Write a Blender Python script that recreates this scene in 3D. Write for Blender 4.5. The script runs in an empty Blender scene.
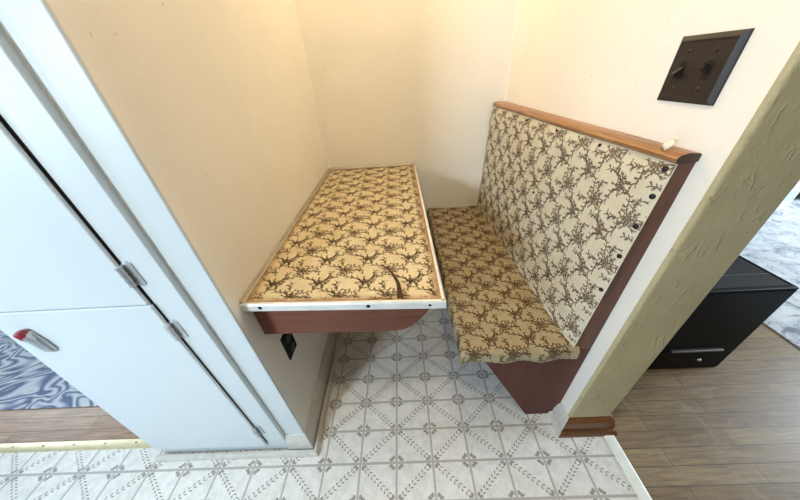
import bpy, bmesh, math, random
from mathutils import Vector, Matrix

S = 0.133                      # metres per floor tile; all dimensions below are in tiles
SC = bpy.context.scene
COL = SC.collection

# ------------------------------------------------------------------ helpers
class MB:
    """collects polygons (in tiles) with a material slot each"""
    def __init__(self): self.v = []; self.f = []; self.m = []
    def face(self, pts, m=0):
        n = len(self.v); self.v += [tuple(p) for p in pts]
        self.f.append(tuple(range(n, n + len(pts)))); self.m.append(m)
    def grid(self, fn, nu, nv, m=0, flip=False):
        n = len(self.v)
        for i in range(nu + 1):
            for j in range(nv + 1): self.v.append(tuple(fn(i / nu, j / nv)))
        for i in range(nu):
            for j in range(nv):
                a = n + i * (nv + 1) + j
                q = (a, a + nv + 1, a + nv + 2, a + 1)
                self.f.append(q[::-1] if flip else q); self.m.append(m)
    def box(self, a, b, m=0):
        x0, y0, z0 = a; x1, y1, z1 = b
        p = [(x0,y0,z0),(x1,y0,z0),(x1,y1,z0),(x0,y1,z0),(x0,y0,z1),(x1,y0,z1),(x1,y1,z1),(x0,y1,z1)]
        self.hexa(p, m)
    def hexa(self, p, m=0):
        n = len(self.v); self.v += [tuple(q) for q in p]
        for q in ((0,3,2,1),(4,5,6,7),(0,1,5,4),(1,2,6,5),(2,3,7,6),(3,0,4,7)):
            self.f.append(tuple(n + i for i in q)); self.m.append(m)
    def prism(self, poly, ext, m=0, mcap=None):
        """closed polygon (list of 3D points) swept by the vector ext"""
        k = len(poly); n = len(self.v); e = Vector(ext)
        self.v += [tuple(p) for p in poly] + [tuple(Vector(p) + e) for p in poly]
        mc = m if mcap is None else mcap
        self.f.append(tuple(n + i for i in range(k))); self.m.append(mc)
        self.f.append(tuple(n + k + i for i in reversed(range(k)))); self.m.append(mc)
        for i in range(k):
            j = (i + 1) % k
            self.f.append((n + j, n + i, n + k + i, n + k + j)); self.m.append(m)
    def loft(self, rings, m=0, cap=True):
        k = len(rings[0]); n = len(self.v)
        for r in rings: self.v += [tuple(p) for p in r]
        for a in range(len(rings) - 1):
            for i in range(k):
                j = (i + 1) % k
                self.f.append((n + a*k + i, n + a*k + j, n + (a+1)*k + j, n + (a+1)*k + i)); self.m.append(m)
        if cap:
            self.f.append(tuple(n + i for i in reversed(range(k)))); self.m.append(m)
            self.f.append(tuple(n + (len(rings)-1)*k + i for i in range(k))); self.m.append(m)
    def tube(self, pts, r, m=0, k=8):
        pts = [Vector(p) for p in pts]; rings = []
        for i, p in enumerate(pts):
            t = (pts[min(i+1, len(pts)-1)] - pts[max(i-1, 0)]).normalized()
            a = t.orthogonal().normalized() if i == 0 else (prev - t * prev.dot(t)).normalized()
            prev = a; b = t.cross(a); rr = r[i] if isinstance(r, (list, tuple)) else r
            rings.append([p + (a * math.cos(q) + b * math.sin(q)) * rr for q in [2*math.pi*j/k for j in range(k)]])
        self.loft(rings, m)
    def dome(self, c, n, r, h, m=0, k=12, rings=4):
        c = Vector(c); n = Vector(n).normalized(); a = n.orthogonal().normalized(); b = n.cross(a); rs = []
        for i in range(rings + 1):
            t = math.pi / 2 * i / rings; rr = max(r * math.cos(t), r * 0.02)
            rs.append([c + n * h * math.sin(t) + (a * math.cos(q) + b * math.sin(q)) * rr for q in [2*math.pi*j/k for j in range(k)]])
        self.loft(rs, m)
    def build(self, name, mats, parent=None, smooth=False, bevel=0.0, seg=2, recalc=True, kind=None, angle=40):
        o = Vector(parent['o']) if parent is not None else Vector((0, 0, 0))
        if parent is None and self.v:
            xs = list(zip(*self.v)); o = Vector(((min(xs[0])+max(xs[0]))/2, (min(xs[1])+max(xs[1]))/2, min(xs[2])))
        me = bpy.data.meshes.new(name)
        me.from_pydata([tuple((Vector(p) - o) * S) for p in self.v], [], self.f)
        if not isinstance(mats, (list, tuple)): mats = [mats]
        for mt in mats: me.materials.append(mt)
        me.polygons.foreach_set('material_index', self.m)
        if recalc:
            bm = bmesh.new(); bm.from_mesh(me); bmesh.ops.recalc_face_normals(bm, faces=bm.faces[:]); bm.to_mesh(me); bm.free()
        if smooth:
            me.polygons.foreach_set('use_smooth', [True] * len(me.polygons))
            me.set_sharp_from_angle(angle=math.radians(angle))
        me.update()
        ob = bpy.data.objects.new(name, me); COL.objects.link(ob)
        if parent is not None: ob.parent = parent; ob['o'] = tuple(parent['o'])
        else: ob.location = o * S
        if parent is not None and parent.type == 'MESH': ob['o'] = tuple(parent['o'])
        if bevel:
            bv = ob.modifiers.new('bevel', 'BEVEL'); bv.width = bevel * S; bv.segments = seg; bv.limit_method = 'ANGLE'; bv.angle_limit = math.radians(35)
            bv.harden_normals = False
        if kind: ob['kind'] = kind
        if parent is None: ob['o'] = tuple(o)
        return ob

def thing(name, label, cat, o, group=None):
    e = bpy.data.objects.new(name, None); COL.objects.link(e)
    e.empty_display_size = 0.05; e.location = Vector(o) * S; e['o'] = tuple(o)
    e['label'] = label; e['category'] = cat
    if group: e['group'] = group
    return e
def tag(ob, label, cat, group=None):
    ob['label'] = label; ob['category'] = cat
    if group: ob['group'] = group
    return ob

def lin(c):
    out = []
    for x in c:
        x /= 255.0
        out.append(x / 12.92 if x <= 0.04045 else ((x + 0.055) / 1.055) ** 2.4)
    return (*out, 1.0)

# ------------------------------------------------------------------ materials
class NT:
    def __init__(self, name):
        self.mat = bpy.data.materials.new(name); self.mat.use_nodes = True
        self.t = self.mat.node_tree; self.b = self.t.nodes['Principled BSDF']
    def n(self, kind, **kw):
        nd = self.t.nodes.new(kind)
        for k, v in kw.items(): setattr(nd, k, v)
        return nd
    def l(self, a, b): self.t.links.new(a, b)
    def coord(self, scale=(1,1,1), rot=(0,0,0)):
        tc = self.n('ShaderNodeTexCoord'); mp = self.n('ShaderNodeMapping')
        mp.inputs['Scale'].default_value = scale; mp.inputs['Rotation'].default_value = rot
        self.l(tc.outputs['Object'], mp.inputs['Vector']); return mp.outputs['Vector']
    def noise(self, vec, scale, detail=4, rough=.55, dist=0):
        nd = self.n('ShaderNodeTexNoise'); nd.inputs['Scale'].default_value = scale; nd.inputs['Detail'].default_value = detail
        nd.inputs['Roughness'].default_value = rough; nd.inputs['Distortion'].default_value = dist
        self.l(vec, nd.inputs['Vector']); return nd.outputs['Fac']
    def ramp(self, fac, stops, interp='LINEAR'):
        r = self.n('ShaderNodeValToRGB'); r.color_ramp.interpolation = interp; e = r.color_ramp.elements
        while len(e) < len(stops): e.new(0.5)
        for i, (p, c) in enumerate(stops): e[i].position = p; e[i].color = c
        self.l(fac, r.inputs['Fac']); return r.outputs['Color']
    def mix(self, fac, a, b, blend='MIX'):
        m = self.n('ShaderNodeMix', data_type='RGBA', blend_type=blend)
        for sock, v in ((m.inputs[0], fac), (m.inputs[6], a), (m.inputs[7], b)):
            if hasattr(v, 'is_output'): self.l(v, sock)
            else: sock.default_value = v
        return m.outputs[2]
    def math(self, op, a, b=None, c=None):
        m = self.n('ShaderNodeMath', operation=op)
        for i, v in enumerate((a, b, c)):
            if v is None: continue
            if hasattr(v, 'is_output'): self.l(v, m.inputs[i])
            else: m.inputs[i].default_value = v
        return m.outputs[0]
    def color(self, v):
        if hasattr(v, 'is_output'): self.l(v, self.b.inputs['Base Color'])
        else: self.b.inputs['Base Color'].default_value = v
    def bump(self, h, strength=.3, dist=.002):
        bp = self.n('ShaderNodeBump'); bp.inputs['Strength'].default_value = strength; bp.inputs['Distance'].default_value = dist
        self.l(h, bp.inputs['Height']); self.l(bp.outputs['Normal'], self.b.inputs['Normal'])
    def set(self, rough=.6, metal=0., spec=.5):
        self.b.inputs['Roughness'].default_value = rough; self.b.inputs['Metallic'].default_value = metal
        self.b.inputs['Specular IOR Level'].default_value = spec; return self.mat

BL = (0, 0, 0, 1); WH = (1, 1, 1, 1)
def plain(name, c, rough=.5, metal=0., var=.06, vs=14, bump=0., spec=.5):
    n = NT(name); v = n.coord(); f = n.noise(v, vs)
    c = lin(c); d = tuple(x * (1 - var * 2) for x in c[:3]) + (1,)
    n.color(n.ramp(f, [(.3, d), (.62, c)]))
    if bump: n.bump(n.noise(v, vs * 6, 3), bump, .002)
    return n.set(rough, metal, spec)

def paint_wall(name, c, bumps=.25, blotch=.05):
    n = NT(name); v = n.coord(); c = lin(c)
    f = n.noise(v, 3.2, 5, .6); d = tuple(x * (1 - blotch * 2.4) for x in c[:3]) + (1,)
    base = n.ramp(f, [(.32, d), (.62, c)])
    sp = n.noise(v, 55, 2, .5)
    base = n.mix(n.ramp(sp, [(.74, BL), (.79, (.35, .35, .35, 1))]), base, lin((120, 92, 60)))
    n.color(base)
    n.bump(n.math('ADD', n.noise(v, 14, 5, .6), n.math('MULTIPLY', n.noise(v, 120, 3), .35)), bumps, .006)
    return n.set(.62, 0, .35)

def tan_texture(name):
    n = NT(name); v = n.coord()
    f = n.noise(v, 6, 4); n.color(n.ramp(f, [(.3, lin((174, 160, 122))), (.7, lin((188, 174, 135)))]))
    w = n.n('ShaderNodeTexNoise'); w.inputs['Scale'].default_value = 9; w.inputs['Detail'].default_value = 3; w.inputs['Distortion'].default_value = .5
    n.l(n.coord((2.2, 1.5, .9), (0, .5, 0)), w.inputs['Vector'])
    ridge = n.math('SUBTRACT', 1.0, n.math('MULTIPLY', n.math('ABSOLUTE', n.math('SUBTRACT', w.outputs['Fac'], .5)), 30.0))
    ridge = n.math('MAXIMUM', ridge, 0.0)
    msk = n.ramp(n.noise(v, 16, 3), [(.46, BL), (.60, WH)])
    h = n.math('ADD', n.math('MULTIPLY', n.math('MULTIPLY', ridge, msk), .8), n.math('ADD', n.math('MULTIPLY', n.noise(v, 60, 4), .5), n.math('MULTIPLY', n.noise(v, 190, 2), .3)))
    n.bump(h, .8, .003)
    return n.set(.5, 0, .45)

def wood(name, c1, c2, c3, axis='y', rough=.42, scale=1.0, bump=.12):
    n = NT(name); st = {'x': (1.2, 16, 16), 'y': (16, 1.2, 16), 'z': (16, 16, 1.2)}[axis]
    v = n.coord(tuple(s * scale for s in st))
    a = n.noise(v, 3.0, 6, .62, .6); b = n.noise(v, 11, 4, .6)
    c = n.ramp(a, [(.28, lin(c1)), (.5, lin(c2)), (.72, lin(c3))])
    c = n.mix(n.ramp(b, [(.52, BL), (.75, (.55, .55, .55, 1))]), c, lin(tuple(x * .55 for x in c1)))
    n.color(c); n.bump(b, bump, .001)
    return n.set(rough)

def planks(name, tones, width, length, rough=.4, scuff=.25):
    """strip floor running along x: each board has its own tone"""
    n = NT(name); v = n.coord()
    br = n.n('ShaderNodeTexBrick'); n.l(v, br.inputs['Vector'])
    br.offset = .37; br.offset_frequency = 2; br.squash = 1.0
    for k, x in (('Scale', 1.0), ('Mortar Size', .0011), ('Mortar Smooth', .2), ('Bias', 0.0), ('Brick Width', length), ('Row Height', width)):
        br.inputs[k].default_value = x
    br.inputs['Color1'].default_value = BL; br.inputs['Color2'].default_value = WH; br.inputs['Mortar'].default_value = (.5, .5, .5, 1)
    tone = n.ramp(br.outputs['Color'], [(i / (len(tones) - 1), lin(t)) for i, t in enumerate(tones)])
    g = n.noise(n.coord((3, 34, 1)), 3, 6, .65, .5)
    c = n.mix(n.ramp(g, [(.35, (.55, .55, .55, 1)), (.66, BL)]), tone, lin((58, 44, 33)))
    s = n.noise(n.coord((9, 7, 1), (0, 0, .9)), 1.2, 6, .7, 1.2)
    c = n.mix(n.ramp(s, [(.55, BL), (.75, (scuff, scuff, scuff, 1))]), c, lin((172, 164, 150)))
    c = n.mix(n.math('MULTIPLY', br.outputs['Fac'], .8), c, lin((30, 24, 20)))
    n.color(c); n.bump(n.math('ADD', g, n.math('MULTIPLY', br.outputs['Fac'], -2.0)), .15, .001)
    return n.set(rough)

TX, TY = S, S * 0.8111          # floor pattern repeat
def vinyl_floor(name):
    n = NT(name); tc = n.n('ShaderNodeTexCoord'); sp = n.n('ShaderNodeSeparateXYZ')
    geo = n.n('ShaderNodeNewGeometry'); n.l(geo.outputs['Position'], sp.inputs[0]); v = n.coord()
    def gl(o, p):
        q = n.math('DIVIDE', sp.outputs[o], p); q = n.math('ABSOLUTE', n.math('SUBTRACT', n.math('FRACT', n.math('ADD', q, 100.5)), .5))
        return q
    gx, gy = gl(0, TX), gl(1, TY)
    gx2 = n.math('ADD', gx, n.math('MULTIPLY', n.math('SUBTRACT', n.noise(v, 300, 2), .5), .012))
    gr = n.math('MAXIMUM', n.math('LESS_THAN', gx2, .028), n.math('LESS_THAN', gy, .036))
    f = n.noise(v, 30, 6, .7); c = n.ramp(f, [(.3, lin((206, 202, 194))), (.58, lin((229, 226, 220)))])
    sk = n.noise(v, 190, 3, .6); c = n.mix(n.ramp(sk, [(.60, BL), (.72, (.38, .38, .38, 1))]), c, lin((150, 144, 134)))
    c = n.mix(n.math('MULTIPLY', gr, .85), c, lin((166, 160, 153)))
    n.color(c); n.bump(n.math('MULTIPLY', gr, -1.0), .25, .0008)
    return n.set(.36, 0, .5)

def fabric(name, c1, c2, rough=.5, bump=.15):
    n = NT(name); v = n.coord()
    f = n.noise(v, 16, 5, .6); c = n.ramp(f, [(.3, lin(c2)), (.65, lin(c1))])
    n.color(c); n.bump(n.noise(v, 420, 2), bump, .0006)
    return n.set(rough, 0, .4)

M = {}
M['cream'] = paint_wall('cream_wall_paint', (244, 239, 229), .30, .02)
M['white'] = plain('white_gloss_paint', (206, 213, 216), .32, var=.015, vs=5, bump=.04)
M['oldwhite'] = plain('scuffed_white_paint', (206, 203, 194), .42, var=.09, vs=40, bump=.1)
M['caulk'] = plain('yellowed_caulk', (190, 180, 158), .55, var=.08)
M['tan'] = tan_texture('olive_tan_textured_paint')
M['ceil'] = plain('ceiling_paint', (225, 222, 214), .8, var=.02)
M['vinyl'] = vinyl_floor('patterned_sheet_vinyl')
M['leaf'] = plain('grey_print', (154, 148, 141), .36, var=.10, vs=90)
M['strip'] = plain('pale_metal_strip', (244, 245, 236), .4, .0, var=.05, vs=30)
M['brass'] = plain('cream_metal_strip', (222, 208, 168), .32, .3, var=.06, vs=30)
M['oakR'] = planks('worn_oak_strip_floor', [(126, 102, 74), (154, 128, 92), (140, 114, 82), (168, 144, 106)], .0535, .72, .38, .4)
M['oakL'] = planks('warm_oak_strip_floor', [(166, 128, 98), (192, 154, 118), (176, 140, 108), (200, 166, 130)], .0535, .9, .35, .12)
M['redwood'] = wood('dark_red_stained_plywood', (72, 34, 24), (90, 42, 30), (102, 50, 36), 'z', .62, .7, .06)
M['apron'] = wood('reddish_plywood', (98, 50, 31), (116, 60, 38), (128, 68, 42), 'x', .5, .6, .06)
M['cap'] = wood('honey_stained_wood', (118, 78, 46), (158, 110, 66), (182, 134, 86), 'y', .33, .8, .06)
M['endgrain'] = wood('dark_end_grain', (48, 36, 28), (70, 54, 40), (92, 70, 50), 'x', .6, 1.5, .15)
M['post'] = wood('brown_stained_edge', (66, 34, 23), (92, 50, 33), (108, 62, 42), 'z', .42, .8, .08)
M['stain'] = wood('brown_stained_baseboard', (72, 42, 22), (112, 68, 38), (134, 84, 48), 'x', .38, .9, .08)
M['alu'] = plain('aluminium_edging', (226, 226, 222), .5, .2, var=.08, vs=24, bump=.03)
M['dullalu'] = plain('dull_aluminium_strip', (186, 178, 162), .45, .5, var=.08, vs=24)
M['chrome'] = plain('chrome', (200, 204, 208), .25, .5, var=.05)
M['latch'] = plain('worn_chrome', (196, 200, 204), .28, .45, var=.06, vs=30)
M['steel'] = plain('dull_steel', (150, 146, 140), .35, .9, var=.1)
M['bronze'] = plain('dark_bronze_plate', (36, 27, 24), .5, .0, var=.12, vs=30)
M['bronzedark'] = plain('dark_brown_plastic', (34, 27, 25), .35, 0, var=.1)
M['slot'] = plain('painted_opening_shade', (12, 10, 10), .8, 0, var=.0)  # flat black that paints in the shade of narrow openings
M['blackmetal'] = plain('black_enamel', (10, 9, 9), .5, 0., spec=.18, var=.1)
M['tackm'] = plain('dark_tack_head', (38, 34, 34), .35, .5, var=.1)
M['red'] = plain('red_plastic_button', (140, 38, 56), .35, 0, var=.05)
M['paper'] = plain('white_paper', (238, 232, 222), .7, 0, var=.03)
M['cream_vinyl'] = fabric('cream_bench_vinyl', (216, 207, 184), (206, 196, 172), .45)
M['seat_vinyl'] = fabric('shaded_cream_vinyl', (172, 157, 124), (160, 143, 108), .5)  # bench vinyl again, darkened to carry the shade on the seat
M['print'] = plain('brown_fern_print', (120, 103, 86), .5, 0, var=.12, vs=120)
M['printlite'] = plain('faded_brown_fern_print', (126, 104, 80), .5, 0, var=.12, vs=120)
M['seatprint'] = plain('shaded_fern_print', (90, 68, 44), .5, 0, var=.12, vs=120)  # same fern print, darkened with the seat's painted shade
M['table_print'] = plain('taupe_fern_print', (132, 106, 76), .45, 0, var=.14, vs=120)
M['tear'] = plain('torn_vinyl_backing', (74, 48, 26), .8, 0, var=.3, vs=160)
M['whitebox'] = plain('white_plastic', (222, 226, 230), .4, var=.02)
M['sticker'] = plain('pale_blue_sticker', (196, 226, 236), .4, var=.02)

def table_vinyl():
    """cream vinyl with an aged, browned rim along its borders"""
    n = NT('aged_cream_table_vinyl'); v = n.coord()
    sp = n.n('ShaderNodeSeparateXYZ'); tc = n.n('ShaderNodeTexCoord'); n.l(tc.outputs['UV'], sp.inputs[0])
    e = n.math('MINIMUM', n.math('MINIMUM', sp.outputs[0], n.math('SUBTRACT', 3.8, sp.outputs[0])),
               n.math('MINIMUM', sp.outputs[1], n.math('SUBTRACT', 8.2, sp.outputs[1])))
    e = n.math('ADD', e, n.math('MULTIPLY', n.math('SUBTRACT', n.noise(v, 45, 4), .5), .16))
    f = n.noise(v, 16, 5, .6); c = n.ramp(f, [(.3, lin((200, 181, 142))), (.65, lin((212, 195, 158)))])
    c = n.mix(n.ramp(e, [(.06, (.85, .85, .85, 1)), (.14, (.35, .35, .35, 1)), (.22, BL)]), c, lin((146, 100, 52)))
    n.color(c); n.bump(n.noise(v, 60, 3), .06, .001)
    return n.set(.34, 0, .5)
M['tablevinyl'] = table_vinyl()

def mesh_grille():
    n = NT('black_perforated_metal'); sp = n.n('ShaderNodeSeparateXYZ'); tc = n.n('ShaderNodeTexCoord'); n.l(tc.outputs['Object'], sp.inputs[0])
    p = .011
    def c(o):
        q = n.math('SUBTRACT', n.math('FRACT', n.math('ADD', n.math('DIVIDE', sp.outputs[o], p), 50.0)), .5); return n.math('MULTIPLY', q, q)
    d = n.math('ADD', c(0), c(1))
    n.color(n.mix(n.math('LESS_THAN', d, .09), lin((58, 60, 64)), lin((10, 10, 11))))
    n.bump(n.math('GREATER_THAN', d, .09), .4, .001)
    return n.set(.4, .3)
M['grille'] = mesh_grille()

def rug_blue():
    n = NT('blue_swirl_rug'); v = n.coord()
    d = n.noise(v, 1.6, 2, .5)
    w = n.n('ShaderNodeTexNoise'); w.inputs['Scale'].default_value = 1.7; w.inputs['Detail'].default_value = 1.5; w.inputs['Distortion'].default_value = 2.2
    n.l(n.coord((1, 1.7, 1), (0, 0, .3)), w.inputs['Vector'])
    s = n.math('SINE', n.math('MULTIPLY', w.outputs['Fac'], 95.0))
    s = n.math('ADD', n.math('MULTIPLY', s, .5), .5)
    s2 = n.math('ADD', s, n.math('MULTIPLY', n.math('SUBTRACT', n.noise(v, 120, 3), .5), .35))
    c = n.ramp(s2, [(.02, lin((112, 124, 150))), (.3, lin((150, 160, 180))), (.65, lin((182, 190, 202))), (.95, lin((208, 213, 219)))])
    n.color(c); n.bump(n.math('ADD', s, n.noise(v, 260, 2)), .5, .004)
    return n.set(.95, 0, .1)
M['rugblue'] = rug_blue()

def rug_faded():
    n = NT('distressed_pale_rug'); v = n.coord()
    a = n.noise(v, 9, 6, .75, .8); b = n.noise(n.coord((1, 2.2, 1)), 13, 5, .7, 1.0)
    c = n.ramp(a, [(.36, lin((132, 138, 150))), (.47, lin((196, 200, 206))), (.6, lin((222, 223, 225)))])
    c = n.mix(n.ramp(b, [(.58, BL), (.68, (.7, .7, .7, 1))]), c, lin((128, 84, 98)))
    n.color(c); n.bump(n.noise(v, 240, 2), .5, .003)
    return n.set(.95, 0, .1)
M['rugfaded'] = rug_faded()

# ------------------------------------------------------------------ fern / coral print
def motif(seed=4):
    """list of tapered strokes (polygons in a unit cell, may run over its edge) of the sprigged print"""
    rnd = random.Random(seed); polys = []
    def stroke(a, b, w0, w1):
        a = Vector(a); b = Vector(b); d = (b - a)
        if d.length < 1e-5: return
        d.normalize(); n = Vector((-d.y, d.x))
        polys.append([a + n * w0, a - n * w0, b - n * w1, b + d * w1 * .9, b + n * w1])
    def twig(p, ang, ln, w, depth):
        q = p; k = 3; a = ang
        for i in range(k):
            a += rnd.uniform(-.28, .28); r = q + Vector((math.cos(a), math.sin(a))) * ln / k
            stroke(q, r, w, w * .95); q = r
            if depth:
                for sgn in ((-1, 1) if i else (rnd.choice((-1, 1)),)):
                    twig(q, a + sgn * rnd.uniform(.6, 1.0), ln * rnd.uniform(.28, .42), w * .9, depth - 1)
    def branch(p0, p1, bend, w, n=9):
        p0 = Vector(p0); p1 = Vector(p1); d = p1 - p0; nn = Vector((-d.y, d.x)); pts = []; ph = rnd.random()
        for i in range(n + 1):
            t = i / n; pts.append(p0 + d * t + nn * (bend * math.sin(math.pi * t) + .085 * math.sin(3.2 * math.pi * t + ph * 6) * math.sin(math.pi * t)))
        for i in range(n):
            stroke(pts[i], pts[i+1], w * .85, w * .85)
            a = math.atan2(*(pts[i+1] - pts[i]).yx)
            for sg in (-1, 1):
                twig(pts[i+1], a + sg * rnd.uniform(.6, .95), rnd.uniform(.06, .115), w * .92, 1 if (i + (sg > 0)) % 3 == 0 else 0)
    def flower(c, r, k):
        c = Vector(c)
        for j in range(k):
            a = 2 * math.pi * j / k + rnd.uniform(-.12, .12); d = Vector((math.cos(a), math.sin(a))); nn = Vector((-d.y, d.x))
            r0 = .34 * r; r1 = r * rnd.uniform(.85, 1.1); h = r * .22
            ring = [c + d * r0, c + d * (r0 + r1) / 2 + nn * h, c + d * r1, c + d * (r0 + r1) / 2 - nn * h]
            for q in range(4): stroke(ring[q], ring[(q + 1) % 4], .0095, .0095)
            twig(c + d * r1, a + rnd.uniform(-.4, .4), r * .6, .0095, 1)
        for j in range(5):
            a = 2 * math.pi * j / 5; stroke(c, c + Vector((math.cos(a), math.sin(a))) * r * .26, .010, .010)
    A = (.5, .25); B = (.0, .75)
    flower(A, .15, 8); flower(B, .135, 7)
    branch(A, B, .10, .0105); branch(A, (1.0, .75), -.14, .0105); branch(B, (.5, 1.25), -.10, .0105); branch(B, (-.5, 1.25), .13, .0105)
    branch((.5, .40), (.40, .74), .16, .010, 5); branch((.10, .86), (.20, 1.14), -.18, .010, 4); branch((.66, .22), (.90, .18), .2, .010, 4)
    return polys
MOT = motif()

def print_on(mb, P, u0, u1, v0, v1, cu, cv, m, ou=0., ov=0., swap=False, lift=.0035, wid=1.0, pad=.02):
    """lay the print over the surface P(u, v, lift) inside u0..u1, v0..v1 (tiles)"""
    for i in range(int(math.floor((u0 - ou) / cu)) - 1, int(math.ceil((u1 - ou) / cu)) + 1):
        for j in range(int(math.floor((v0 - ov) / cv)) - 1, int(math.ceil((v1 - ov) / cv)) + 1):
            for poly in MOT:
                q = []
                for p in poly:
                    a, b = (p.y, p.x) if swap else (p.x, p.y)
                    q.append((ou + (i + a) * cu, ov + (j + b) * cv))
                if min(p[0] for p in q) < u0 + pad or max(p[0] for p in q) > u1 - pad: continue
                if min(p[1] for p in q) < v0 + pad or max(p[1] for p in q) > v1 - pad: continue
                mb.face([P(a, b, lift) for a, b in q], m)

# ------------------------------------------------------------------ the setting
# kitchen floor: sheet vinyl with a printed tile pattern (leaf chains on the diagonals, petals at the corners)
XL, XLB, YB, XR, XRB, YW, YC = -2.56, -2.68, 9.0, 4.86, 4.73, .69, .52
H = 18.3
fl = MB(); fl.face([(-20, -9, 0), (6.0, -9, 0), (6.0, .64, 0), (XR, .64, 0), (XR, YB, 0), (-2.7, YB, 0), (-2.7, .64, 0), (-20, .64, 0)], 0)
def leafpoly(c, d, ln, w):
    c = Vector(c); d = Vector(d).normalized(); n = Vector((-d.y, d.x))
    return [c - d * ln / 2, c - d * ln * .1 + n * w * .9, c + d * ln * .25 + n * w * .8, c + d * ln / 2, c + d * ln * .25 - n * w * .8, c - d * ln * .1 - n * w * .9]
def inside(x, y):
    if y < -8.9 or x < -19.8: return False
    if y < .60: return x < 5.9
    return -2.35 < x < XR - .05 and y < 8.9
rf = random.Random(2); q = .8111
for i in range(-13, 7):
    for j in range(-5, 11):
        ps = []
        flip = (i + j) % 2 == 0            # '\' when even
        def T(u, v):
            if flip: v = 1 - v
            return Vector((i + u, (j + v) * q))
        # petals at the chain's two ends
        for (cx, cy, sx, sy) in ((0, 0, 1, 1), (1, 1, -1, -1)):
            for ang, ln in ((math.radians(22), .135), (math.radians(68), .135)):
                c = (cx + sx * (.045 + .075 * math.cos(ang) * 1.25), cy + sy * (.045 + .075 * math.sin(ang) * 1.25))
                ps.append(leafpoly(c, (sx * math.cos(ang), sy * math.sin(ang)), ln, .042))
        # chain of leaf pairs
        k = 8
        for a in range(k):
            t = .19 + .62 * a / (k - 1)
            for sg in (-1, 1):
                d = Vector((1, 1)).normalized(); n = Vector((-d.y, d.x))
                c = Vector((t, t)) + n * sg * .043
                ps.append(leafpoly(c, d * .80 + n * sg * .60, .104, .0235))
        # fans in the other two corners
        for (cx, cy, sx, sy) in ((1, 0, -1, 1), (0, 1, 1, -1)):
            for ang, ln, wd in ((16, .135, .040), (45, .10, .022), (74, .135, .040)):
                a = math.radians(ang)
                c = (cx + sx * (.05 + .10 * math.cos(a)), cy + sy * (.05 + .10 * math.sin(a)))
                ps.append(leafpoly(c, (sx * math.cos(a), sy * math.sin(a)), ln, wd))
        for p in ps:
            w = [T(v.x, v.y) for v in p]
            if all(inside(v.x, v.y) for v in w): fl.face([(v.x, v.y, .002) for v in w], 1)
fl.build('floor', [M['vinyl'], M['leaf']], kind='structure', recalc=False)

b = MB(); b.box((5.95, -9, -.6), (45, 31, -.002)); b.build('floor_right', M['oakR'], kind='structure')
b = MB(); b.box((-40, .62, -.6), (-6.9, 25, -.002)); b.build('floor_left', M['oakL'], kind='structure')

# left wall of the nook, back wall, right wall with its rounded tan end, ceiling
b = MB(); b.hexa([(-2.95, YC+.02, 0), (XL, YC+.02, 0), (XLB, YB, 0), (-2.95, YB, 0), (-2.95, YC+.02, H), (XL, YC+.02, H), (XLB, YB, H), (-2.95, YB, H)])
b.build('wall_left', M['cream'], kind='structure')
b = MB(); b.box((-6.7, YB, 0), (5.95, YB + .6, H)); b.build('wall_back', M['cream'], kind='structure')
b = MB()
r = .07; n = 6
def ring(z):
    pts = [(XRB, YB, z), (XR, YW + .02 + .0, z)]
    pts = [(XRB, YB, z), (XR, YW + .14, z)] + [(XR + r - r * math.cos(a), YW + r - r * math.sin(a), z) for a in [math.pi/2 * k / n for k in range(n + 1)]]
    pts += [(6.0 - r + r * math.sin(a), YW + r - r * math.cos(a), z) for a in [math.pi/2 * k / n for k in range(n + 1)]]
    pts += [(6.0, YB, z)]
    return pts
R0, R1 = ring(0), ring(H); k = len(R0)
for i in range(k):
    j = (i + 1) % k
    mi = 0 if (i < 1 or i == k - 1) else 1
    if i == 1: mi = 0
    b.face([R0[i], R1[i], R1[j], R0[j]], mi)
b.face(R1[::-1], 0)
b.build('wall_right', [M['cream'], M['tan']], kind='structure', smooth=True, angle=50)
b = MB(); b.box((-22, -9, H), (45, 31, H + .5)); b.build('ceiling', M['ceil'], kind='structure')
b = MB(); b.box((5.95, 30, 0), (45, 30.5, H)); b.build('wall_far', M['cream'], kind='structure')
b = MB(); b.box((-40, 24, 0), (-6.7, 24.5, H)); b.build('wall_far_left', M['cream'], kind='structure')

# painted bead in the two vertical corners of the nook
b = MB()
b.tube([(XLB + .0, YB - .0, 0), (XLB, YB, H)], .05, 0, 8); b.build('trim_1', M['cream'], kind='structure')
b = MB(); b.tube([(XRB, YB, 0), (XRB, YB, H)], .04, 0, 8); b.build('trim_2', M['cream'], kind='structure')

# casing board at the front edge of the left wall
b = MB(); b.box((-3.2, YC, .66), (XL + .005, YC + .06, H)); b.build('trim_3', M['white'], kind='structure', bevel=.02)

# baseboard + shoe around the foot of the left wall
def runner(prof, path, m, mb=None):
    """sweep a profile (out, z) along a plan path; 'out' is measured to the right of travel"""
    mb = mb or MB(); rings = []
    for i, p in enumerate(path):
        p = Vector(p); a = (Vector(path[i]) - Vector(path[i-1])).normalized() if i else None
        c = (Vector(path[i+1]) - p).normalized() if i + 1 < len(path) else None
        ns = [Vector((d.y, -d.x)) for d in (a, c) if d is not None]
        nn = ns[0] if len(ns) == 1 else (ns[0] + ns[1]).normalized() / max(.3, (ns[0] + ns[1]).normalized().dot(ns[0]))
        rings.append([(p.x + nn.x * o, p.y + nn.y * o, z) for o, z in prof])
    mb.loft(rings, m); return mb
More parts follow.
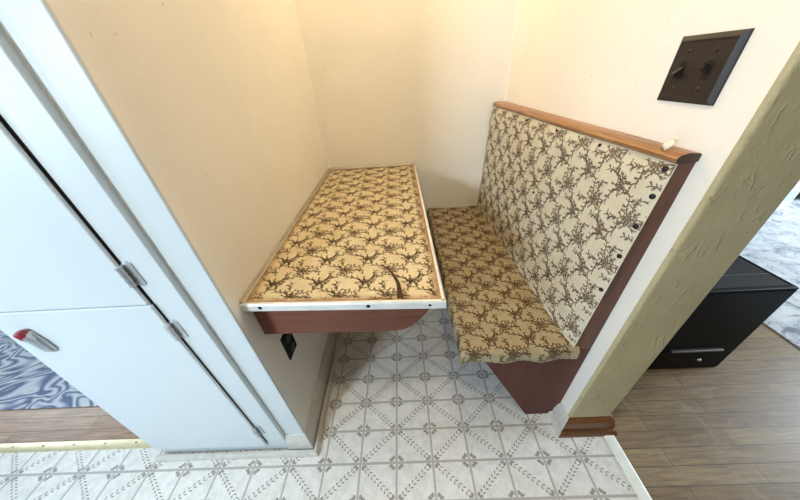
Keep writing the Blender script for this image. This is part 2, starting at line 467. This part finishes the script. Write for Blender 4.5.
# path keeps the wall on its left, the room on its right
path = [(-3.1, YC + .01), (XL, YC + .01), (XLB + .01, YB)]
b = runner([(0, 0), (.17, 0), (.17, .16), (.14, .40), (.09, .56), (.04, .66), (0, .68)], path, 0)
b.build('baseboard_left', M['oldwhite'], kind='structure', smooth=True, angle=25)
path = [(-6.95, YC + .01), (XL, YC + .01), (XLB + .01, YB)]
b = runner([(.205, 0), (.33, 0), (.33, .05), (.31, .11), (.27, .15), (.205, .155)], path, 0)
b.build('trim_5', M['oldwhite'], kind='structure', smooth=True, angle=30)

# brown baseboard on the tan wall end, white one along its kitchen side
prof_b = [(0, 0), (.12, 0), (.13, .12), (.13, .36), (.10, .46), (.10, .50), (.04, .62), (0, .66)]
prof_s = [(.0, 0), (.24, 0), (.24, .05), (.215, .12), (.18, .16), (.12, .165), (.0, .165)]
# travel right-to-left would flip the side, so go from left wall face round: room on the right
p1 = [(XR - .0, 1.12), (XR, YW)]
def corner_piece(prof, pth, m, nm, mat):
    bb = runner(prof, pth, 0); return bb.build(nm, mat, kind='structure', smooth=True, angle=25)
# mitred ends: build as a run of rings by hand
def ringset(prof, seq):
    mb = MB(); mb.loft([[(x + ox * o, y + oy * o, z) for o, z in prof] for (x, y, ox, oy) in seq]); return mb
ringset(prof_b, [(XR, 1.10, -1, 0), (XR, YW, -1, -1)]).build('baseboard_nook', M['oldwhite'], kind='structure', smooth=True, angle=25)
ringset(prof_s, [(XR, 1.10, -1, 0), (XR, YW, -1, -1)]).build('trim_6', M['oldwhite'], kind='structure', smooth=True, angle=25)
ringset(prof_b, [(XR, YW, -1, -1), (6.02, YW, 1, -1)]).build('baseboard_right', M['stain'], kind='structure', smooth=True, angle=25)
ringset(prof_s, [(XR, YW, -1, -1), (6.02, YW, 1, -1)]).build('trim_7', M['stain'], kind='structure', smooth=True, angle=25)
ringset(prof_b, [(6.02, YW, 1, -1), (6.02, YB, 1, 0)]).build('baseboard_far', M['oldwhite'], kind='structure', smooth=True, angle=25)

# metal threshold strips
b = MB(); b.prism([(5.90, .46, 0), (5.92, .46, .045), (5.95, .46, .055), (6.13, .46, .055), (6.17, .46, .04), (6.19, .46, 0)], (0, -9.3, 0)); b.build('trim_8', M['strip'], kind='structure', smooth=True, angle=20)
b = MB(); b.prism([(-7.15, .56, 0), (-7.15, .59, .045), (-7.15, .70, .06), (-7.15, .80, .045), (-7.15, .84, 0)], (-13, 0, 0))
for k in range(12): b.dome((-7.95 - k * .98, .70, .06), (0, 0, 1), .03, .012, 1)
b.build('trim_9', [M['brass'], M['steel']], kind='structure', smooth=True, angle=20)

# ------------------------------------------------------------------ built-in cabinet on the left
cab = thing('built_in_cabinet', 'tall white painted built-in cabinet with two stacked doors beside the nook', 'cabinet', (-4.9, .6, 0))
FY = .42
b = MB(); b.hexa([(-6.78, FY, .0), (-3.1, FY, .0), (-3.1, 8.9, .0), (-6.78, 8.9, .0), (-6.45, FY, 17.9), (-3.1, FY, 17.9), (-3.1, 8.9, 17.9), (-6.45, 8.9, 17.9)])
b.build('carcass', M['white'], cab, bevel=.015)
def door(z0, z1, xr0, xr1):
    b = MB(); f = lambda z: -6.86 + (z - .6) * .06 if z < 7 else -6.476
    p = lambda x, y, z: (x, y, z)
    b.hexa([p(f(z0), FY - .075, z0), p(xr0, FY - .075, z0), p(xr0, FY - .015, z0), p(f(z0), FY - .015, z0),
            p(f(z1), FY - .075, z1), p(xr1, FY - .075, z1), p(xr1, FY - .015, z1), p(f(z1), FY - .015, z1)])
    return b.build('door', M['white'], cab, bevel=.025)
d1 = door(6.02, 17.2, -3.64, -3.64); d2 = door(.42, 6.00, -3.622, -3.622)
# black strip painting in the shade of the gap between door and frame
b = MB(); b.box((-3.67, FY - .008, .5), (-3.616, FY + .0, 17.2)); b.build('door_gap_shade', M['slot'], cab)
def hinge(z, par):
    b = MB(); x = -3.62; y = FY - .0
    b.tube([(x, y - .075, z - .17), (x, y - .075, z + .17)], .042, 0, 10)
    for s in (-.17, 0.06, -.06, .17): b.tube([(x, y - .075, z + s - .012), (x, y - .075, z + s + .012)], .05, 0, 10)
    pl = [(x, z - .2), (x + .09, z - .24), (x + .14, z - .2), (x + .14, z + .2), (x + .09, z + .24), (x, z + .2)]
    b.prism([(px, y - .02, pz) for px, pz in pl], (0, .02, 0))
    return b.build('hinge', M['chrome'], par, smooth=True, angle=40)
hinge(6.62, d1); hinge(12.5, d1); hinge(5.34, d2); hinge(1.28, d2)
# latch: chrome body with a red push button and a bail-like lever
O = Vector((-6.05, FY - .075, 5.30)); AX = Vector((-.15, 0, .98)).normalized(); SX = Vector((AX.z, 0, -AX.x)); NY = Vector((0, -1, 0))
def L(a, s_, h): return tuple(O + (AX * a + SX * s_ * .85 + NY * h * .8) * .76)
b = MB()
b.prism([L(-.40, -.03, .0), L(-.36, .10, 0), L(.30, .14, 0), (L(.36, .0, 0)), L(.30, -.14, 0), L(-.36, -.10, 0)], tuple(NY * .03))
b.loft([[L(a, w * sx, h * hh) for sx, hh in ((-1, 0), (1, 0), (1, .7), (.5, 1), (-.5, 1), (-1, .7))] for a, w, h in ((.10, .10, .10), (.14, .13, .22), (.28, .135, .24), (.34, .11, .20))])   # housing
b.loft([[L(a, w * sx, h0 + hh * t) for sx, hh in ((-1, 0), (1, 0), (1, .6), (.4, 1), (-.4, 1), (-1, .6))] for a, w, h0, t in ((.14, .085, .10, .10), (-.12, .075, .12, .08), (-.26, .07, .11, .07), (-.33, .06, .04, .08), (-.40, .05, .0, .06))])   # lever and foot
b.tube([L(.30, .12, .05), L(.0, .15, .05), L(-.25, .12, .05), L(-.36, .05, .03)], .02, 0, 6)
b.build('latch_handle', M['latch'], d2, smooth=True, angle=40)
b = MB(); b.tube([L(.26, 0, .13), L(.40, 0, .145), L(.44, 0, .15)], [.075, .075, .06], 0, 14)
o = b.build('latch_button', M['red'], d2, smooth=True, angle=60); o['label'] = 'dark red push button'

# ------------------------------------------------------------------ fold-down table on the left wall
FLc, FRc, BLc, BRc = (-2.545, .81), (1.215, .64), (-2.645, 8.96), (1.13, 8.93)
ZT = 5.50
def tp(u, v, z):      # u 0..3.8 across, v 0..8.2 in depth
    a, c = u / 3.8, v / 8.2
    x = (FLc[0] * (1-a) + FRc[0] * a) * (1-c) + (BLc[0] * (1-a) + BRc[0] * a) * c
    y = (FLc[1] * (1-a) + FRc[1] * a) * (1-c) + (BLc[1] * (1-a) + BRc[1] * a) * c
    return (x, y, z)
tb = thing('dining_table', 'narrow wall-hung table with cream and brown fern-print vinyl top and metal edging', 'table', (-.7, 4.8, 0))
b = MB(); b.hexa([tp(0, 0, ZT - .16), tp(3.8, 0, ZT - .16), tp(3.8, 8.2, ZT - .16), tp(0, 8.2, ZT - .16), tp(0, 0, ZT - .02), tp(3.8, 0, ZT - .02), tp(3.8, 8.2, ZT - .02), tp(0, 8.2, ZT - .02)])
b.build('tabletop', M['apron'], tb)
b = MB(); b.grid(lambda s, t: tp(s * 3.8, t * 8.2, ZT - .012), 19, 41)
P = lambda u, v, l: tp(u, v, ZT - .012 + l)
print_on(b, P, .07, 3.73, .10, 8.13, .945, .785, 1, ou=.42, ov=-.02, lift=.002, pad=.0)
# tear in the vinyl near the front edge
cr = [(.13, 1.72, .004), (.20, 1.62, .012), (.27, 1.50, .02), (.33, 1.36, .028), (.385, 1.22, .034), (.415, 1.10, .04), (.43, .98, .05), (.44, .86, .062), (.45, .755, .07)]
for i in range(len(cr) - 1):
    (x, y, w), (x2, y2, w2) = cr[i], cr[i+1]
    b.face([(x - w, y, ZT - .006), (x + w * .5, y, ZT - .006), (x2 + w2 * .5, y2, ZT - .006), (x2 - w2, y2, ZT - .006)], 2)
    b.face([(x + w * .3, y, ZT - .004), (x + w * .55 + .012, y, ZT + .012 + w * .25), (x2 + w2 * .55 + .012, y2, ZT + .012 + w2 * .25), (x2 + w2 * .3, y2, ZT - .004)], 2)
for (x0, y0, x1, y1, w) in ((.44, .80, .30, .98, .012), (.36, .88, .24, .78, .010), (.45, .76, .66, .745, .012), (.10, .80, -.15, .765, .012), (.30, .76, .10, .772, .012)):
    b.face([(x0, y0 - w, ZT - .0055), (x1, y1 - w * .2, ZT - .0055), (x1, y1 + w * .2, ZT - .0055), (x0, y0 + w, ZT - .0055)], 2)
vt = b.build('vinyl_covering', [M['tablevinyl'], M['table_print'], M['tear']], tb, recalc=False)
uv = vt.data.uv_layers.new(name='UVMap')
vv = vt.data.vertices
for lp in vt.data.loops:
    co = vv[lp.vertex_index].co / S + Vector(tb['o'])
    c = (co.y - .73) / (8.945 - .73); xl = FLc[0] + (BLc[0] - FLc[0]) * c; xr = FRc[0] + (BRc[0] - FRc[0]) * c
    a = (co.x - xl) / (xr - xl); yf = FLc[1] + (FRc[1] - FLc[1]) * a
    uv.data[lp.index].uv = (a * 3.8, (co.y - yf) / (8.95 - yf) * 8.2)
# metal edging: front, right; wall strips left and back
def lip(p, q, out, zl, zh, wid):
    """L-shaped edging from p to q, lip turned inward over the top"""
    p = Vector((*p, 0)); q = Vector((*q, 0)); o = Vector((*out, 0)).normalized()
    pr = [(0, zl), (.035, zl), (.04, zh - .03), (.02, zh), (-wid, zh), (-wid, zh - .02), (0, zh - .03)]
    b = MB(); b.loft([[tuple(Vector((s.x, s.y, 0)) + o * a + Vector((0, 0, z))) for a, z in pr] for s in (p, q)]); return b
fr = lip((FLc[0] - .03, FLc[1] + .0), (FRc[0] + .04, FRc[1] - .0), (0, -1), ZT - .165, ZT + .004, .03).build('edge_trim', M['alu'], tb)
lip(FRc, BRc, (1, 0), ZT - .165, ZT + .004, .03).build('edge_trim', M['alu'], tb)
for (u, s) in ((.36, 1), (2.42, 1), (3.55, .7)):
    p = tp(u, 0, ZT - .075); b = MB(); b.dome((p[0], p[1] - .035, p[2]), (0, -1, 0), .042 * s, .02, 0)
    b.build('screw', M['tackm'], fr, smooth=True)
def wallstrip(p, q, inn):
    p = Vector((*p, 0)); q = Vector((*q, 0)); o = Vector((*inn, 0)).normalized()
    pr = [(0, ZT - .02), (.075, ZT - .02), (.075, ZT + .01), (.045, ZT + .02), (.02, ZT + .07), (0, ZT + .075)]
    b = MB(); b.loft([[tuple(Vector((s.x, s.y, 0)) + o * a + Vector((0, 0, z))) for a, z in pr] for s in (p, q)]); return b
wallstrip((FLc[0] - .015, FLc[1]), (BLc[0] - .01, BLc[1]), (1, 0)).build('wall_trim', M['dullalu'], tb)
wallstrip((BLc[0], BLc[1] + .02), (BRc[0], BRc[1] + .02), (0, -1)).build('wall_trim', M['dullalu'], tb)
# apron board with a chamfered right end
ap = [(-2.60, 5.29), (-2.60, 4.38), (.26, 4.29), (.45, 4.32), (.66, 4.44), (.93, 4.78), (1.04, 5.0), (1.04, 5.29)]
b = MB(); b.prism([(x, 1.0, z) for x, z in ap], (0, .14, 0)); b.build('apron', M['apron'], tb, bevel=.012)
b = MB(); b.box((-2.62, 1.14, 4.6), (-2.45, 8.8, 5.29)); b.build('wall_cleat', M['apron'], tb)

# ------------------------------------------------------------------ bench
bn = thing('bench', 'built-in booth bench upholstered in fern-print vinyl with red-brown end panel', 'bench', (3.4, 5, 0))
# end panel: kick tapering to the seat, then a post following the wall
EY = 1.10
poly = [(3.95, 0), (4.84, 0), (4.85, 3.2), (4.47, 3.2), (4.0, 3.05), (2.29, 3.02)]
b = MB(); b.prism([(x, EY, z) for x, z in poly], (0, .14, 0)); b.build('end_panel', M['redwood'], bn, bevel=.012)
poly = [(4.84, 3.2), (4.86, 7.62), (4.615, 7.60), (4.565, 7.0), (4.475, 4.9), (4.435, 3.2)]
b = MB(); b.prism([(x, EY, z) for x, z in poly], (0, .14, 0)); o = b.build('end_post', M['post'], bn); o['label'] = 'brown stained upright edge of the bench back'
b = MB(); b.hexa([(3.97, EY+.1, 0), (4.1, EY+.1, 0), (4.1, YB, 0), (3.97, YB, 0), (2.33, EY+.1, 2.98), (2.46, EY+.1, 2.98), (2.46, YB, 2.98), (2.33, YB, 2.98)])
b.build('front_panel', M['redwood'], bn)
# seat cushion: flat top rolled over the front (aisle) and near edges
RS = .17
def roll(e, r=RS):
    """e = arc length from a point below the edge; returns inward offset, drop"""
    q = r * math.pi / 2; d0 = .16
    if e < d0: return 0.0, r + (d0 - e)
    if e < d0 + q: a = (e - d0) / r; return r - r * math.cos(a), r - r * math.sin(a)
    return r + (e - d0 - q), 0.0
rs = random.Random(7)
def seat(u, v, l=0.):
    ox, dx = roll(u); oy, dy = roll(v)
    y = .99 + oy; t = (y - 1) / 8
    x = 1.74 - .05 * t + .06 * math.sin(v * 2.1) * .3 + ox
    z = 3.30 + .015 * math.sin(u * 2.3 + v * 1.7) + .012 * math.sin(v * 4.1)
    # sag and puckers close to the hem
    dr = math.sqrt(dx * dx + dy * dy) if dx > 0 and dy > 0 else dx + dy
    dr = min(dr, RS + .16)
    hem = .014 * math.sin(u * 9.0 + 1.2) * max(0, 1 - v / .5) + .022 * math.sin(v * 8.0) * max(0, 1 - u / .5)
    n = (Vector((-dx, -dy, RS)).normalized() if (dx or dy) else Vector((0, 0, 1)))
    sw = .03 * math.sin(u * 6.3) * max(0, 1 - v / .35)
    return tuple(Vector((x, y - sw, z - dr - hem)) + n * l)
UL, VL_ = 3.03, 8.32
def seat_ulen(v): return UL
b = MB(); b.grid(lambda s, t: seat(s * UL, t * VL_), 68, 150)
print_on(b, seat, .0, UL, .0, VL_, .93, .785, 1, ou=.1, ov=.08, lift=.006, pad=.015)
sc = b.build('seat_cushion', [M['seat_vinyl'], M['seatprint']], bn, smooth=True, angle=60, recalc=False)
b = MB(); b.box((1.95, 1.16, 2.98), (4.4, YB, 3.1)); b.build('seat_board', M['redwood'], bn)
# back cushion
def back(u, v, l=0.):
    # u 0..8 along depth, v 0..4.3 up
    a, c = u / 8.0, v / 4.3
    x = (4.41 * (1-c) + 4.595 * c) * (1-a) + (4.15 * (1-c) + 4.33 * c) * a
    y = 1.085 + 7.875 * a; z = 3.26 + 4.30 * c
    edge = min(1, u / .25) * min(1, (4.3 - v) / .2)
    puff = .07 * (1 - (1 - min(1, u / .3)) ** 2) * (1 - (1 - min(1, max(0, (4.3 - v)) / .3)) ** 2)
    x -= puff + .012 * math.sin(u * 1.3 + v * .9) * min(1, u)
    n = Vector((-1, -.45 * max(0, 1 - u / .3), .1)).normalized()
    return tuple(Vector((x, y, z)) + n * l)
b = MB(); b.grid(lambda s, t: back(s * 8, t * 4.3), 100, 50)
# rolled near edge, tucked against the end panel
print_on(b, back, .0, 8.0, .0, 4.3, .93, .93, 1, ou=.02, ov=.02, lift=.005, swap=True, pad=.01)
bc = b.build('back_cushion', [M['cream_vinyl'], M['print']], bn, smooth=True, angle=60, recalc=False)
b = MB(); b.hexa([(4.5, 1.24, 3.1), (4.8, 1.24, 3.1), (4.70, YB, 3.1), (4.3, YB, 3.1), (4.56, 1.24, 7.5), (4.82, 1.24, 7.5), (4.70, YB, 7.5), (4.45, YB, 7.5)]); b.build('back_board', M['redwood'], bn)
for v, u in ((4.20, .12), (3.78, .08), (3.24, .08), (2.62, .08), (1.80, .08), (4.22, 1.62), (4.22, 3.2), (4.22, 4.9), (2.55, 3.4)):
    b = MB(); p = back(u, v, .0); b.dome(p, (-1, -.5, .1), .046 if u < 1 else .035, .03, 0, 12, 4); b.build('tack', M['tackm'], bc, smooth=True)
# cap rail with a rounded nose, dark sawn end
def capring(y, t):
    xb = XR + (XRB - XR) * (y - .7) / 8.3 - .005; xf = 4.525 + (4.27 - 4.525) * t
    pr = [(xb, 7.59), (xb, 7.69), (xb - .03, 7.71), ((xb + xf) / 2, 7.72), (xf + .12, 7.715), (xf + .04, 7.69), (xf, 7.645), (xf + .01, 7.60), (xf + .05, 7.57), (xf + .12, 7.565)]
    return [(x, y, z) for x, z in pr]
b = MB(); b.loft([capring(1.07 + 7.91 * k / 6, k / 6) for k in range(7)], 0, cap=False)
b.face(capring(1.07, 0)[::-1], 1); b.face(capring(8.98, 1), 1)
b.build('cap_rail', [M['cap'], M['endgrain']], bn, smooth=True, angle=35)

# scrap of paper on the rail
b = MB(); cx, cy, cz = 4.64, 1.42, 7.72
b.grid(lambda s, t: (cx - .12 + .16 * s + .03 * t, cy - .10 + .14 * t + .05 * s, cz + .01 + .06 * s * s + .035 * math.sin(t * 2.6)), 8, 6)
b.grid(lambda s, t: (cx - .12 + .16 * s + .03 * t, cy - .10 + .14 * t + .05 * s, cz + .0 + .06 * s * s + .035 * math.sin(t * 2.6) - .012), 8, 6, flip=True)
tag(b.build('paper_scrap', M['paper'], smooth=True), 'small white curled scrap resting on the near end of the bench rail', 'paper')

# ------------------------------------------------------------------ switch and outlet
def wx(y): return XR + (XRB - XR) * (y - YW) / (YB - YW)
sw = thing('light_switch', 'dark bronze two-toggle light switch plate on the cream wall above the bench', 'light switch', (wx(1.76), 1.76, 8.27))
y0, y1, z0, z1 = 1.27, 2.18, 8.28, 9.09
def platering(y0, y1, z0, z1, d): return [(wx((y0+y1)/2) - d, y0, z0), (wx((y0+y1)/2) - d, y1, z0), (wx((y0+y1)/2) - d, y1, z1), (wx((y0+y1)/2) - d, y0, z1)]
b = MB(); b.loft([platering(y0, y1, z0, z1, -.01), platering(y0, y1, z0, z1, .02), platering(y0+.02, y1-.02, z0+.02, z1-.02, .035), platering(y0+.055, y1-.055, z0+.055, z1-.055, .065), platering(y0+.075, y1-.075, z0+.075, z1-.075, .065), platering(y0+.08, y1-.08, z0+.08, z1-.08, .058)])
pl = b.build('switch_plate', M['bronze'], sw)
for yy, up in ((1.53, 1), (1.93, -1)):
    X0 = wx(1.76) - .058
    b = MB(); b.box((X0 - .004, yy - .045, 8.575), (X0 + .0, yy + .045, 8.79)); b.build('toggle_slot', M['slot'], pl)
    b = MB(); zc = 8.68; tz = zc + .10 * up
    b.loft([[(X0 - d, yy + a, z + c) for a, c in ((-w, -w*1.2), (w, -w*1.2), (w, w*1.2), (-w, w*1.2))] for d, z, w in ((0, zc, .04), (.06, zc + .04 * up, .036), (.105, zc + .065 * up, .030))])
    b.build('toggle', M['bronzedark'], sw, bevel=.008)
    for zz in (8.46, 8.91):
        b = MB(); b.dome((X0, yy, zz), (-1, 0, 0), .03, .014, 0); b.build('screw', M['steel'] if zz > 9 else M['bronzedark'], pl, smooth=True)
def lx(y): return XL + (XLB - XL) * (y - YC) / (YB - YC)
ou = thing('wall_outlet', 'black outlet plate low on the left wall under the table', 'outlet', (lx(1.58), 1.58, 2.91))
b = MB(); X0 = lx(1.58)
def orr(d, i): return [(X0 + d, 1.335 + i, 2.915 + i), (X0 + d, 1.825 - i, 2.905 + i), (X0 + d, 1.825 - i, 3.70 - i), (X0 + d, 1.345 + i, 3.72 - i)]
b.loft([orr(-.01, 0), orr(.03, 0), orr(.05, .03), orr(.05, .04)]); op = b.build('outlet_plate', M['blackmetal'], ou)
for zz in (3.12, 3.50):
    b = MB(); b.tube([(X0 + .04, 1.58, zz), (X0 + .062, 1.58, zz)], .13, 0, 16); so = b.build('socket', M['bronzedark'], op)

# ------------------------------------------------------------------ room on the right
bx = thing('appliance_box', 'black metal box with perforated top standing on wood floor behind the tan wall end', 'appliance', (9.0, 3.6, 0))
x0, x1, y0, y1, zt = 7.0, 10.86, 2.34, 5.0, 3.58
b = MB(); b.box((x0, y0, .0), (x1, y1, zt - .04)); b.build('body', M['blackmetal'], bx, bevel=.04)
b = MB(); b.box((x0 + .02, y0 + .16, zt - .06), (x1 - .10, y1 - .1, zt)); b.build('top_grille', M['grille'], bx)
b = MB()
b.box((x0, y0 + .0, zt - .05), (x1, y0 + .16, zt + .015)); b.box((x1 - .10, y0 + .1, zt - .05), (x1, y1, zt + .015)); b.build('top_rim', M['blackmetal'], bx, bevel=.03)
b = MB(); b.box((x0 + .02, y0 + .6, zt), (x1 - .1, y0 + .625, zt + .012)); b.build('grille_rib', M['steel'], bx)
b = MB(); b.box((8.55, y0 - .03, .12), (10.32, y0 + .01, 1.05)); pn = b.build('lower_panel', M['blackmetal'], bx, bevel=.03)
b = MB(); b.box((8.75, y0 - .10, 1.05), (10.32, y0 + .01, 1.13)); b.build('pull_lip', M['steel'], bx, bevel=.02)
b = MB(); b.dome((9.93, y0 - .03, .55), (0, -1, 0), .06, .06, 0); b.build('knob', M['chrome'], bx, smooth=True)
b = MB(); b.box((14.2, -8, 0), (36, 21, .06)); o = b.build('area_rug', M['rugfaded'], bevel=.03); tag(o, 'pale distressed rug with faded mauve flecks in the right-hand room', 'rug')
b = MB(); b.box((-22, 1.85, 0), (-7.4, 15, .07)); o = b.build('area_rug', M['rugblue'], bevel=.03); tag(o, 'blue and white swirl rug behind the white cabinet on the left', 'rug')
st = thing('storage_box', 'white upright box at the far side of the pale rug in the right-hand room', 'box', (25.6, 13.6, .06))
b = MB(); b.box((24.6, 13.0, .06), (25.75, 14.2, 3.2)); b.build('body', M['whitebox'], st, bevel=.05)
b = MB(); b.box((25.05, 12.98, .5), (25.6, 13.0, 1.2)); b.build('sticker', M['sticker'], st)
tvs = thing('low_cabinet', 'black low cabinet at the far edge of the rug beside the white box', 'cabinet', (27.5, 14, .06))
b = MB(); b.box((26.1, 13.4, .5), (30, 15.2, 3.6)); b.build('body', M['blackmetal'], tvs, bevel=.05)
for xx in (26.3, 29.8):
    for yy in (13.6, 15.0):
        b = MB(); b.box((xx - .12, yy - .12, .06), (xx + .12, yy + .12, .52)); b.build('leg', M['blackmetal'], tvs)
b = MB(); b.box((6.62, 1.17, .0), (6.68, 1.22, .03)); o = b.build('paper_bit', M['paper']); tag(o, 'tiny white fleck lying on the wood floor beside the tan wall end', 'litter')

# ------------------------------------------------------------------ light
def area(name, loc, target, sx, sy, power, color):
    l = bpy.data.lights.new(name, 'AREA'); l.shape = 'RECTANGLE'; l.size = sx * S; l.size_y = sy * S; l.energy = power; l.color = color
    o = bpy.data.objects.new(name, l); COL.objects.link(o); o.location = Vector(loc) * S
    d = (Vector(target) - Vector(loc)).normalized(); o.rotation_euler = d.to_track_quat('-Z', 'Y').to_euler(); return o
area('kitchen_window', (-9.6, -11.2, 10.1), (0, 3, 4), 2.6, 2.0, 36, (.74, .90, 1.0))
area('added_cool_fill', (-13, -5.0, 9.5), (0, 1.5, 3), 3.0, 4.0, 11, (.42, .68, 1.0))  # added fill: cool light for cabinet front and right wall, sparing the nook floor
def point(name, loc, power, color, r):
    l = bpy.data.lights.new(name, 'POINT'); l.energy = power; l.color = color; l.shadow_soft_size = r * S
    o = bpy.data.objects.new(name, l); COL.objects.link(o); o.location = Vector(loc) * S; return o
point('nook_pendant_lamp', (1.2, 7.6, 14.3), 8.2, (1.0, .72, .38), .9)
point('added_warm_fill', (-1.4, -2.9, 17.4), 26.5, (1.0, .82, .57), .9)  # added fill: warm frontal light to lift the upright surfaces
area('right_room_window', (34, 4, 11), (18, 8, 0), 8, 8, 120, (.74, .88, 1.0))
area('left_room_window', (-26, 9, 11), (-13, 4, 0), 8, 8, 27, (.74, .88, 1.0))
w = bpy.data.worlds.new('world'); SC.world = w; w.use_nodes = True
bg = w.node_tree.nodes['Background']; bg.inputs['Color'].default_value = (1.0, .95, .88, 1); bg.inputs['Strength'].default_value = .03

# ------------------------------------------------------------------ camera
yaw, pitch, roll_ = -0.032371, 0.594584, -0.072844
f = Vector((math.sin(yaw) * math.cos(pitch), math.cos(yaw) * math.cos(pitch), -math.sin(pitch)))
r = Vector((math.cos(yaw), -math.sin(yaw), 0)); u = r.cross(f)
r2 = r * math.cos(roll_) + u * math.sin(roll_); u2 = r2.cross(f)
cam = bpy.data.cameras.new('camera'); co = bpy.data.objects.new('camera', cam); COL.objects.link(co)
mx = Matrix((r2, u2, -f)).transposed().to_4x4(); mx.translation = Vector((.61131, -2.74135, 8.92335)) * S
co.matrix_world = mx
cam.sensor_fit = 'HORIZONTAL'; cam.sensor_width = 36.0; cam.lens = 264.0066 / 800 * 36.0; cam.clip_start = .01
SC.camera = co
SC.view_settings.view_transform = 'Standard'; SC.view_settings.look = 'None'; SC.view_settings.gamma = 1
SC.view_settings.use_curve_mapping = False; SC.view_settings.exposure = 0.0

# bookkeeping used while building
for o in bpy.data.objects:
    if 'o' in o: del o['o']
